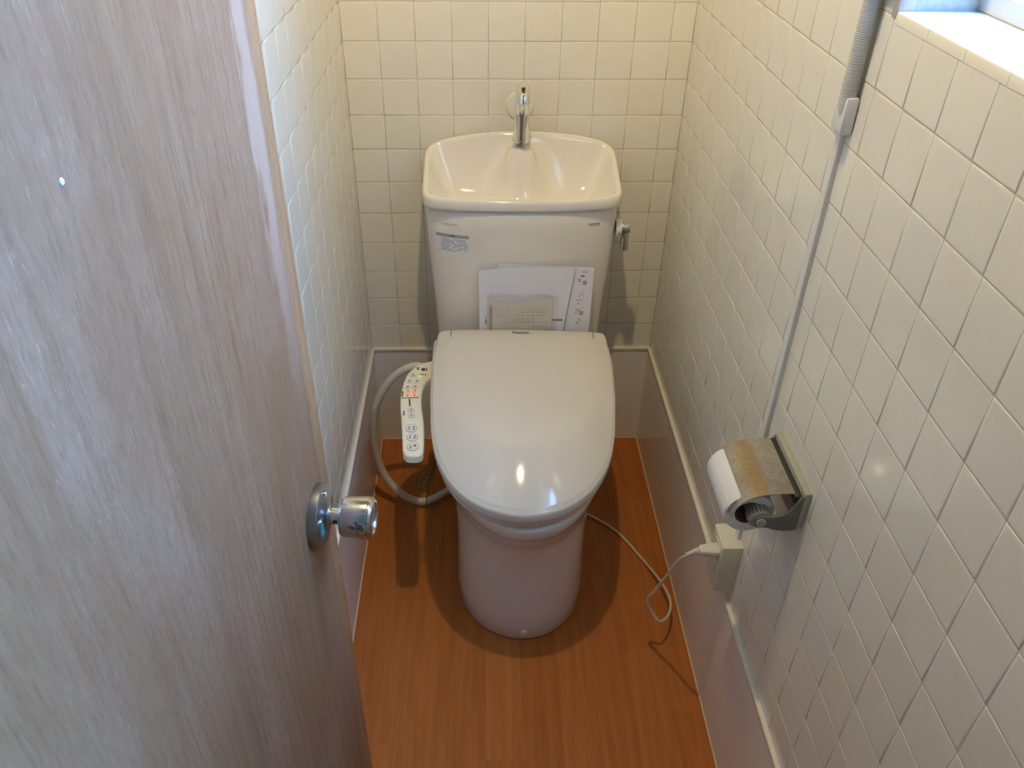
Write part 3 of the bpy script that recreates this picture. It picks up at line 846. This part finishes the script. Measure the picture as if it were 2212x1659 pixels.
for (bx, by) in ((0.1350, -0.3313), (0.1284, -0.3544), (0.1445, -0.3545), (0.1255, -0.3770), (0.1420, -0.3754)):
    dash(pr, bx - 0.001, by, 0.0016, 0.0070, 0.1); dash(pr, bx + 0.0018, by, 0.0022, 0.0056, 0.1)
for i in range(5): dash(pr, 0.1172, -0.3945 - 0.0040 * i, 0.0032, 0.0028)
for (bx, by) in ((0.1285, -0.3920), (0.1285, -0.4095), (0.1432, -0.3905), (0.1432, -0.4080)): dash(pr, bx, by, 0.0034, 0.0018)
dash(pr, 0.1345, -0.4165, 0.0360, 0.0012, 0.06)
for i in range(6): dash(pr, 0.1335 + 0.0004 * i, -0.4230 - 0.0040 * i, 0.0036, 0.0030)
for i in range(4): dash(pr, 0.1245 + 0.0004 * i, -0.4640 - 0.0040 * i, 0.0026, 0.0026)
for (bx, by) in ((0.1391, -0.4584), (0.1413, -0.4775)): dash(pr, bx, by, 0.0034, 0.0036)
for (bx, by) in ((0.1441, -0.5206), (0.1478, -0.5489)):
    for i in range(3): dash(pr, bx - 0.0045, by - 0.004 + 0.004 * i, 0.0026, 0.0026); dash(pr, bx + 0.0045, by - 0.005 + 0.0045 * i, 0.0044, 0.0022)
dash(pr, 0.1462, -0.5830, 0.0036, 0.0040); dash(pr, 0.1462, -0.5775, 0.0028, 0.0026)
tag(obj('printed_marks', *merge(*pr), M_DARKGREY, panel, smooth=False), kind='stuff')

# prints on the tank front
def on_tank(v, cx, cz, lift=0.0005, sx=1.0):
    out = []
    for (x, y, z) in v:
        X, Z = cx + x * sx, cz + y
        out.append((X, tank_front(X, Z) - lift, Z))
    return out
tv, tf = text_geo('TOTO', 0.0088, 0.03)
obj('brand_print', on_tank(tv, 0.5275, 0.7378), tf, M_DARKGREY, tank, smooth=False)
tv, tf = text_geo('CEFIONTECT', 0.0062, 0.0)
obj('faint_print', on_tank(tv, 0.2215, 0.7385, 0.0005, 0.88), tf, M_FAINT, tank, smooth=False)
def patch(x0, x1, z0, z1, lift, nx=6, nz=2, slant=0.0):
    V = []; F = []
    for j in range(nz + 1):
        for i in range(nx + 1):
            X = lerp(x0, x1, i / nx); Z = lerp(z0, z1, j / nz) + slant * (X - x0)
            V.append((X, tank_front(X, Z) - lift, Z))
    for j in range(nz):
        for i in range(nx):
            a = j * (nx + 1) + i; F.append((a, a + 1, a + nx + 2, a + nx + 1))
    return V, F
SL = -0.012
sticker = obj('caution_label', *patch(0.1895, 0.2605, 0.6745, 0.7165, 0.0004, 8, 4, SL), M_PAPER, tank, smooth=True)
obj('label_header', *patch(0.1895, 0.2605, 0.7090, 0.7165, 0.0006, 8, 1, SL), M_GREYPRINT, sticker)
tv, tf = text_geo('注意', 0.0056, 0.01)
obj('label_heading', on_tank(tv, 0.2245, 0.7123, 0.0009), tf, M_BLACK, sticker, smooth=False)
pr = []
for r in range(7):
    x = 0.2005; zrow = 0.7050 - 0.0040 * r
    while x < 0.256:
        w = random.uniform(0.0025, 0.008)
        if random.random() < 0.80: pr.append(patch(x, min(x + w, 0.2575), zrow - 0.0009, zrow + 0.0009, 0.0007, 1, 1, 0.0))
        x += w + random.uniform(0.0006, 0.002)
pr = [([(X, Y, Z + SL * (X - 0.19)) for X, Y, Z in v], f) for v, f in pr]
for x0, x1 in ((0.1930, 0.2090), (0.2110, 0.2260), (0.2270, 0.2330)): pr.append(patch(x0, x1, 0.6770 + SL * (x0 - 0.19), 0.6785 + SL * (x0 - 0.19), 0.0007, 1, 1, SL))
tag(obj('label_lines', *merge(*pr), M_GREYPRINT, sticker, smooth=False), kind='stuff')

# ------------------------------------------------------------------ papers standing between tank and lid
def sheet(name, poly, y0, lean, mat, parent=None, wave=0.0, th=0.0006, curl=0.0):
    """a paper sheet: its outline in x and z, leaning back by 'lean' per metre of height"""
    bm = bmesh.new()
    f = bm.faces.new([bm.verts.new((x, 0, z)) for x, z in poly])
    for _ in range(2): bmesh.ops.triangulate(bm, faces=bm.faces); bmesh.ops.subdivide_edges(bm, edges=bm.edges, cuts=1, use_grid_fill=True)
    r = bmesh.ops.extrude_face_region(bm, geom=list(bm.faces))
    for v in r['geom']:
        if isinstance(v, bmesh.types.BMVert): v.co.y -= th
    for v in bm.verts:
        v.co.y += y0 + lean * (v.co.z - 0.47) + wave * math.sin((v.co.x - 0.28) * 22)
    bmesh.ops.recalc_face_normals(bm, faces=bm.faces)
    return obj(name, *from_bm(bm), mat, parent, sharp=50)
def marks(name, items, y0, lean, mat, parent, wave=0.0):
    V = []
    for x0, x1, z0, z1 in items:
        g = lambda x, z: (x, y0 + lean * (z - 0.47) + wave * math.sin((x - 0.28) * 22), z)
        V.append(([g(x0, z0), g(x1, z0), g(x1, z1), g(x0, z1)], [(0, 1, 2, 3)]))
    return tag(obj(name, *merge(*V), mat, parent, smooth=False), kind='stuff')
back_sheet = sheet('paper_sheet', [(0.3236, 0.476), (0.5308, 0.476), (0.5318, 0.50), (0.5332, 0.6450), (0.43, 0.6500), (0.3241, 0.6550)], -0.2185, 0.04, M_PAPER)
tag(back_sheet, 'plain white paper sheet leaning on the tank, rearmost of the papers', 'paper', 'papers standing behind the lid')
it = [(0.5050, 0.5135, 0.6232, 0.6265)]
for (a, z) in ((0.5075, 0.6330), (0.5125, 0.6335), (0.5165, 0.6330), (0.4985, 0.6160), (0.5010, 0.6110), (0.5035, 0.6160), (0.5040, 0.6110),
               (0.5080, 0.5800), (0.5040, 0.5750), (0.5000, 0.5650), (0.5060, 0.5650), (0.5030, 0.5560), (0.4985, 0.5420), (0.5010, 0.5380), (0.5045, 0.5420), (0.5065, 0.5370), (0.4985, 0.5330), (0.5060, 0.5170), (0.5090, 0.5120), (0.5010, 0.5080), (0.5045, 0.5050)):
    it.append((a, a + 0.0020, z, z + 0.0030))
for z in (0.6040, 0.5290):
    x = 0.5108 if z > 0.6 else 0.5080
    it += [(x, x + 0.0075, z, z + 0.0012), (x, x + 0.0075, z + 0.0078, z + 0.009), (x, x + 0.0012, z, z + 0.009), (x + 0.0063, x + 0.0075, z, z + 0.009), (x + 0.0025, x + 0.0050, z + 0.003, z + 0.006)]
it.append((0.5128, 0.5131, 0.5420, 0.5950))
marks('printed_marks', it, -0.2197, 0.04, M_DARKGREY, back_sheet)
front_sheet = sheet('paper_sheet', [(0.2822, 0.476), (0.4690, 0.476), (0.4725, 0.50), (0.4909, 0.6468), (0.42, 0.6490), (0.3572, 0.6494), (0.2809, 0.6407)], -0.2245, 0.04, M_PAPER, wave=0.0006)
tag(front_sheet, 'white paper sheet with sloping top left corner leaning in front of the rear sheet', 'paper', 'papers standing behind the lid')
marks('printed_marks', [(0.4460, 0.4690, 0.5185, 0.5225), (0.2955, 0.2975, 0.5240, 0.5275), (0.2955, 0.2980, 0.5110, 0.5215)], -0.2262, 0.04, M_DARKGREY, front_sheet, 0.0006)
bag = thing('plastic_bag', (0.375, -0.23, 0.47), 'clear plastic bag holding a cream leaflet, standing in front of the papers', 'plastic bag')
def wavy(x0, x1, z0, ztop, y0, nx=24, nz=10, amp=0.002, ph=0.0, thick=0.0, fold=0.0):
    V = []; F = []
    for j in range(nz + 1):
        for i in range(nx + 1):
            u = i / nx; t = j / nz; X = lerp(x0, x1, u); Z = lerp(z0, ztop(u), t)
            V.append((X, y0 + 0.03 * (Z - 0.47) - amp * t * math.sin(u * math.pi * 2.2 + ph) - 0.004 * amp / 0.002 * t * t * math.sin(u * math.pi) - fold * smooth01((t - 0.72) / 0.2) * (1 - 0.6 * smooth01((t - 0.9) / 0.1)), Z))
    for j in range(nz):
        for i in range(nx):
            a = j * (nx + 1) + i; F.append((a, a + 1, a + nx + 2, a + nx + 1))
    if thick:
        n = len(V); V2 = [(x, y + thick, z) for x, y, z in V]
        F2 = [tuple(reversed([k + n for k in f])) for f in F]
        V, F = V + V2, F + F2
    return V, F
leaf = obj('leaflet', *wavy(0.3040, 0.4445, 0.476, lambda u: 0.5765 - 0.012 * math.sin(math.pi * min(1, u * 1.25)) * (1 - 0.35 * u), -0.2282, amp=0.0012, thick=-0.0008), M_LEAFLET, bag)
obj('film', *wavy(0.2985, 0.4560, 0.476, lambda u: 0.5900 + 0.003 * math.sin(u * 9) - 0.008 * max(0, u - 0.75) * 4, -0.2318, amp=0.0020, ph=0.8, fold=0.004, nz=28), M_FILM, bag)
def leaf_y(x, z): return -0.2303 + 0.03 * (z - 0.47) - 0.0012 * ((z - 0.476) / 0.094) * math.sin((x - 0.304) / 0.1405 * math.pi * 2.2) - 0.0024 * ((z - 0.476) / 0.094) ** 2 * math.sin((x - 0.304) / 0.1405 * math.pi)
def leaf_marks(name, items, mat, slope=0.0):
    V = []
    for x0, x1, z0, z1 in items:
        n = max(1, int((x1 - x0) / 0.006)); 
        for i in range(n):
            a, b_ = lerp(x0, x1, i / n), lerp(x0, x1, (i + 1) / n)
            V.append(([(a, leaf_y(a, z0), z0 + slope * (a - x0)), (b_, leaf_y(b_, z0), z0 + slope * (b_ - x0)), (b_, leaf_y(b_, z1), z1 + slope * (b_ - x0)), (a, leaf_y(a, z1), z1 + slope * (a - x0))], [(0, 1, 2, 3)]))
    tag(obj(name, *merge(*V), mat, leaf, smooth=False), kind='stuff')
leaf_marks('grey_bar', [(0.3048, 0.3105, 0.47, 0.5600)], M_GREYPRINT)
it = []
for (x0, x1, z, n) in ((0.3150, 0.3200, 0.5500, 2), (0.3400, 0.3470, 0.5490, 2), (0.3760, 0.4360, 0.5500, 9), (0.3780, 0.4340, 0.5420, 7), (0.3230, 0.3470, 0.5350, 5), (0.3650, 0.4330, 0.5340, 6), (0.3650, 0.4100, 0.5250, 4), (0.3600, 0.4100, 0.5180, 5), (0.3350, 0.3480, 0.5150, 3)):
    for k in range(n):
        a = lerp(x0, x1, k / n); it.append((a, a + (x1 - x0) / n * 0.6, z, z + 0.0014))
leaf_marks('printed_lines', it, M_GREYPRINT, 0.06)
it = []
for x in (0.3620, 0.4030):
    it += [(x, x + 0.030, 0.5165, 0.5170), (x + 0.0295, x + 0.030, 0.50, 0.5165), (x, x + 0.0005, 0.50, 0.512)]
leaf_marks('printed_figure', it + [(0.405, 0.428, 0.5050, 0.5062)], M_GREYPRINT)

# ------------------------------------------------------------------ back wall cover plate
cap = obj('cover_plate', *lathe([(0.0300, 0.0), (0.0300, 0.002), (0.0285, 0.0042), (0.015, 0.0055), (0.0, 0.006)], (0.373, 0.0, 0.9285), (0, -1, 0), 40, True, False), M_WHITE)
tag(cap, 'round white plastic cover plate on the back wall behind the spout', 'cover plate')

# ------------------------------------------------------------------ hose, earth wire
hose = obj('water_hose', *tube(spline([(0.178, -0.262, 0.404), (0.160, -0.260, 0.413), (0.127, -0.2577, 0.418), (0.0763, -0.2555, 0.380), (0.0345, -0.2558, 0.300), (0.0219, -0.2547, 0.200), (0.0376, -0.2609, 0.100),
                                       (0.0841, -0.2785, 0.040), (0.1364, -0.2834, 0.0200), (0.1862, -0.2527, 0.020), (0.232, -0.215, 0.020)], 10), 0.0094, 14), M_HOSE)
tag(hose, 'beige rubber hose hanging in a loop beside the left wall', 'hose')
wr = []
def wire(pts): wr.append(tube(spline(pts, 8), 0.0009, 6))
wire([(0.192, -0.430, 0.330), (0.178, -0.438, 0.300), (0.1650, -0.462, 0.290), (0.1500, -0.500, 0.296), (0.1455, -0.515, 0.293), (0.1550, -0.500, 0.285), (0.1700, -0.465, 0.288), (0.186, -0.438, 0.300)])
wire([(0.190, -0.432, 0.318), (0.1740, -0.450, 0.290), (0.1600, -0.490, 0.280), (0.1530, -0.520, 0.278), (0.1600, -0.515, 0.275), (0.1740, -0.480, 0.280), (0.187, -0.440, 0.296)])
wire([(0.192, -0.436, 0.310), (0.1770, -0.452, 0.280), (0.1680, -0.490, 0.268), (0.1640, -0.515, 0.266), (0.1720, -0.500, 0.262), (0.1790, -0.470, 0.275), (0.190, -0.445, 0.290)])
wire([(0.1800, -0.470, 0.275), (0.1660, -0.470, 0.276), (0.1560, -0.476, 0.274), (0.1660, -0.482, 0.270), (0.1790, -0.474, 0.272)])
wire([(0.192, -0.432, 0.300), (0.1740, -0.455, 0.270), (0.1640, -0.468, 0.225), (0.1590, -0.452, 0.180), (0.1570, -0.440, 0.150)])
ew = obj('earth_wire', *merge(*wr), M_WIRE)
tag(ew, 'thin dark green earth wire coiled below the control panel', 'wire')

# ------------------------------------------------------------------ outlet box, plug and cord, raceway and conduit
BX0, BY0, BY1, BZ0, BZ1 = 0.6955, -0.8575, -0.7960, 0.3360, 0.4455
ob = thing('outlet_box', (W, -0.826, BZ0), 'cream surface mounted outlet box on the right wall under the paper holder', 'outlet')
obj('housing', *rbox(BX0 + 0.003, W + 0.001, BY0, BY1, BZ0, BZ1, 0.002), M_BOX, ob)
obj('face_plate', *rbox(BX0, BX0 + 0.006, BY0 + 0.001, BY1 - 0.001, BZ0 + 0.001, BZ1 - 0.001, 0.002), M_BOX, ob)
PY, PZ2 = -0.838, 0.4215
for dz in (0.0, -0.045):
    obj('socket', *rbox(BX0 - 0.0012, BX0 + 0.001, PY - 0.013, PY + 0.021, PZ2 - 0.014 + dz, PZ2 + 0.014 + dz, 0.0006, 1), M_BOX, ob)
cordp = [(0.520, -0.300, 0.006), (0.5679, -0.3314, 0.006), (0.6222, -0.3839, 0.004), (0.6706, -0.4765, 0.004), (0.6949, -0.5704, 0.030), (0.6995, -0.6350, 0.047), (0.6840, -0.6860, 0.062), (0.6574, -0.7172, 0.080), (0.6370, -0.7160, 0.110),
         (0.6225, -0.7190, 0.150), (0.6250, -0.7450, 0.205), (0.6330, -0.7800, 0.290), (0.6370, -0.8150, 0.370), (0.6430, -0.8350, 0.405), (0.6520, -0.8390, 0.4185), (0.6600, PY, PZ2)]
cord = thing('power_cord', (0.62, -0.6, 0.0), 'white power cord running from the toilet to the wall outlet', 'cord')
obj('cable', *tube(spline(cordp, 8), 0.0030, 10), M_CORD, cord)
obj('strain_relief', *tube([Vector((0.6430, -0.8350, 0.407)).lerp(Vector((0.6640, PY, PZ2)), k / 40) for k in range(41)], lambda t: lerp(0.0036, 0.0062, t) + (0.0009 if int(t * 40) % 4 < 2 else 0), 12), M_CORD, cord)
plug_loops = []
for x, hy, hz in ((0.6620, 0.0055, 0.0050), (0.6635, 0.0090, 0.0062), (0.6680, 0.0100, 0.0068), (0.6800, 0.0125, 0.0085), (0.6900, 0.0130, 0.0090), (BX0 - 0.0012, 0.0130, 0.0090)):
    plug_loops.append([(x, PY + hy * math.copysign(abs(math.cos(t)) ** 0.5, math.cos(t)), PZ2 + hz * math.copysign(abs(math.sin(t)) ** 0.5, math.sin(t))) for t in (2 * math.pi * i / 24 for i in range(24))])
obj('plug', *loft(plug_loops), M_CORD, cord, sharp=50)

race = obj('cable_raceway', *rbox(W - 0.0065, W + 0.0005, -0.8370, -0.8235, BZ1, 1.148, 0.0008, 1), M_RACE)
tag(race, 'slim white plastic cable raceway running down the right wall', 'raceway')
con = thing('flexible_conduit', (0.7195, -0.8405, 1.14), 'corrugated grey plastic conduit on the right wall beside the window', 'conduit')
obj('connector', *rbox(W - 0.016, W, -0.8530, -0.8195, 1.148, 1.193, 0.004), M_RACE, con)
CYC = -0.8405
npt = 4 * 300
path = [(0.7190, CYC, lerp(1.180, 1.860, i / npt)) for i in range(npt + 1)]
obj('corrugated_tube', *tube(path, lambda t: (0.0100, 0.0100, 0.0088, 0.0088)[int(round(t * npt)) % 4], 14), M_CONDUIT, con, sharp=60)
obj('tube_clip', *merge(rbox(W - 0.0240, W - 0.0010, CYC - 0.0125, CYC + 0.0125, 1.302, 1.316, 0.003), rbox(W - 0.006, W - 0.0005, CYC - 0.030, CYC - 0.012, 1.302, 1.316, 0.002)), M_CONDUIT, con)

# ------------------------------------------------------------------ toilet paper holder with roll
hold = thing('paper_holder', (W, -0.95, 0.66), 'grey toilet paper holder with stained metal cover on the right wall', 'paper holder')
HY0, HY1 = -1.0205, -0.8830
obj('back_plate', *rbox(W - 0.0100, W + 0.0005, HY0, HY1, 0.6560, 0.7210, 0.0022), M_BACKPLATE, hold)
obj('hinge_dark_gap', *rbox(W - 0.0200, W - 0.0095, HY0 + 0.006, HY1 - 0.004, 0.7000, 0.7120, 0.001), M_BLACK, hold)  # hinge bar widened and blackened to paint in the dark gap behind the cover
HX, HZ = 0.6705, 0.6690
def arm(y0, y1):
    up = [(W - 0.009, 0.7165), (W - 0.014, 0.7100), (W - 0.0180, 0.6980), (W - 0.0235, 0.6880), (W - 0.0320, 0.6815), (W - 0.0420, 0.6785), (HX + 0.010, 0.6785)]
    for k in range(9):
        t = math.radians(70 + 220 * k / 8); up.append((HX + 0.0098 * math.cos(t), HZ + 0.0098 * math.sin(t)))
    up += [(HX + 0.010, 0.6590), (W - 0.042, 0.6555), (W - 0.030, 0.6530), (W - 0.018, 0.6525), (W - 0.009, 0.6545)]
    v, f = prism(up, y0, y1)
    return [(x, z_, y_) for x, y_, z_ in v], f
for y0, y1 in ((HY0 + 0.0005, HY0 + 0.0055), (HY1 - 0.0055, HY1 - 0.0005)):
    a = obj('arm', *arm(y0, y1), M_GREYPLASTIC, hold, sharp=40)
obj('arm_boss', *lathe([(0.0072, 0.0), (0.0072, 0.0018), (0.0055, 0.0026)], (HX, HY0 + 0.0008, HZ), (0, -1, 0), 24), M_SPINDLE, hold)
# ribbed spindle ends
sl = []
for yy, rr in ((HY0 + 0.0055, 0.0120), (HY0 + 0.0065, 0.0162), (HY0 + 0.022, 0.0162), (HY0 + 0.024, 0.014), (HY1 - 0.024, 0.014), (HY1 - 0.022, 0.0162), (HY1 - 0.0055, 0.0162)):
    sl.append([(HX + (rr - (0.0030 if (i // 2) % 2 and rr > 0.015 else 0)) * math.cos(2 * math.pi * i / 72), yy, HZ + (rr - (0.0030 if (i // 2) % 2 and rr > 0.015 else 0)) * math.sin(2 * math.pi * i / 72)) for i in range(72)])
obj('spindle', *loft(sl), M_SPINDLE, hold, sharp=30)
cov = spline([(W - 0.0185, 0, 0.7128), (W - 0.030, 0, 0.7130), (W - 0.055, 0, 0.7115), (W - 0.074, 0, 0.7060), (W - 0.088, 0, 0.6960), (W - 0.0965, 0, 0.6830), (W - 0.1005, 0, 0.6700)], 6)
lo = []
for y in (HY0 + 0.0110, HY1 - 0.0060):
    pts = [(p.x, y, p.z) for p in cov]
    inner = [(p.x + 0.0006, y, p.z - 0.0012) for p in reversed(cov)]
    lo.append(pts + inner)
obj('cover', *loft(lo), M_COVER, hold, sharp=40)
roll = thing('toilet_paper_roll', (0.6570, -0.949, 0.6630), 'partly used white toilet paper roll hanging in the holder', 'toilet paper')
RX, RZ, RR = 0.6600, 0.6665, 0.0348
ry0, ry1 = -0.9990, -0.8920
prof_r = []
loops = []
for r, yy in ((0.0200, ry0 + 0.001), (RR - 0.001, ry0), (RR, ry0 + 0.002), (RR, ry1 - 0.002), (RR - 0.001, ry1), (0.0200, ry1 - 0.001)):
    loops.append([(RX + r * math.cos(t) * (1 + 0.006 * math.sin(3 * t)), yy, RZ + r * math.sin(t)) for t in (2 * math.pi * i / 48 for i in range(48))])
obj('paper', *loft(loops, False, False), M_TISSUE, roll, sharp=50)
obj('core', *loft([[(RX + r * math.cos(t), yy, RZ + r * math.sin(t)) for t in (2 * math.pi * i / 48 for i in range(48))] for r, yy in ((0.0200, ry0 + 0.001), (0.0200, ry1 - 0.001), (0.0192, ry1 - 0.001), (0.0192, ry0 + 0.001), (0.0200, ry0 + 0.001))], False, False), M_CORE, roll, sharp=50)
obj('loose_end', *loft([[(RX + (RR + dr) * math.cos(t), yy, RZ + (RR + dr) * math.sin(t)) for t in (math.radians(150 + 75 * k / 10) for k in range(11))] + [(RX + (RR + dr + 0.0006) * math.cos(t), yy, RZ + (RR + dr + 0.0006) * math.sin(t)) for t in (math.radians(225 - 75 * k / 10) for k in range(11))] for yy, dr in ((ry0 + 0.003, 0.0001), (-0.960, 0.0002), (ry1 - 0.003, 0.0004))]), M_TISSUE, roll)
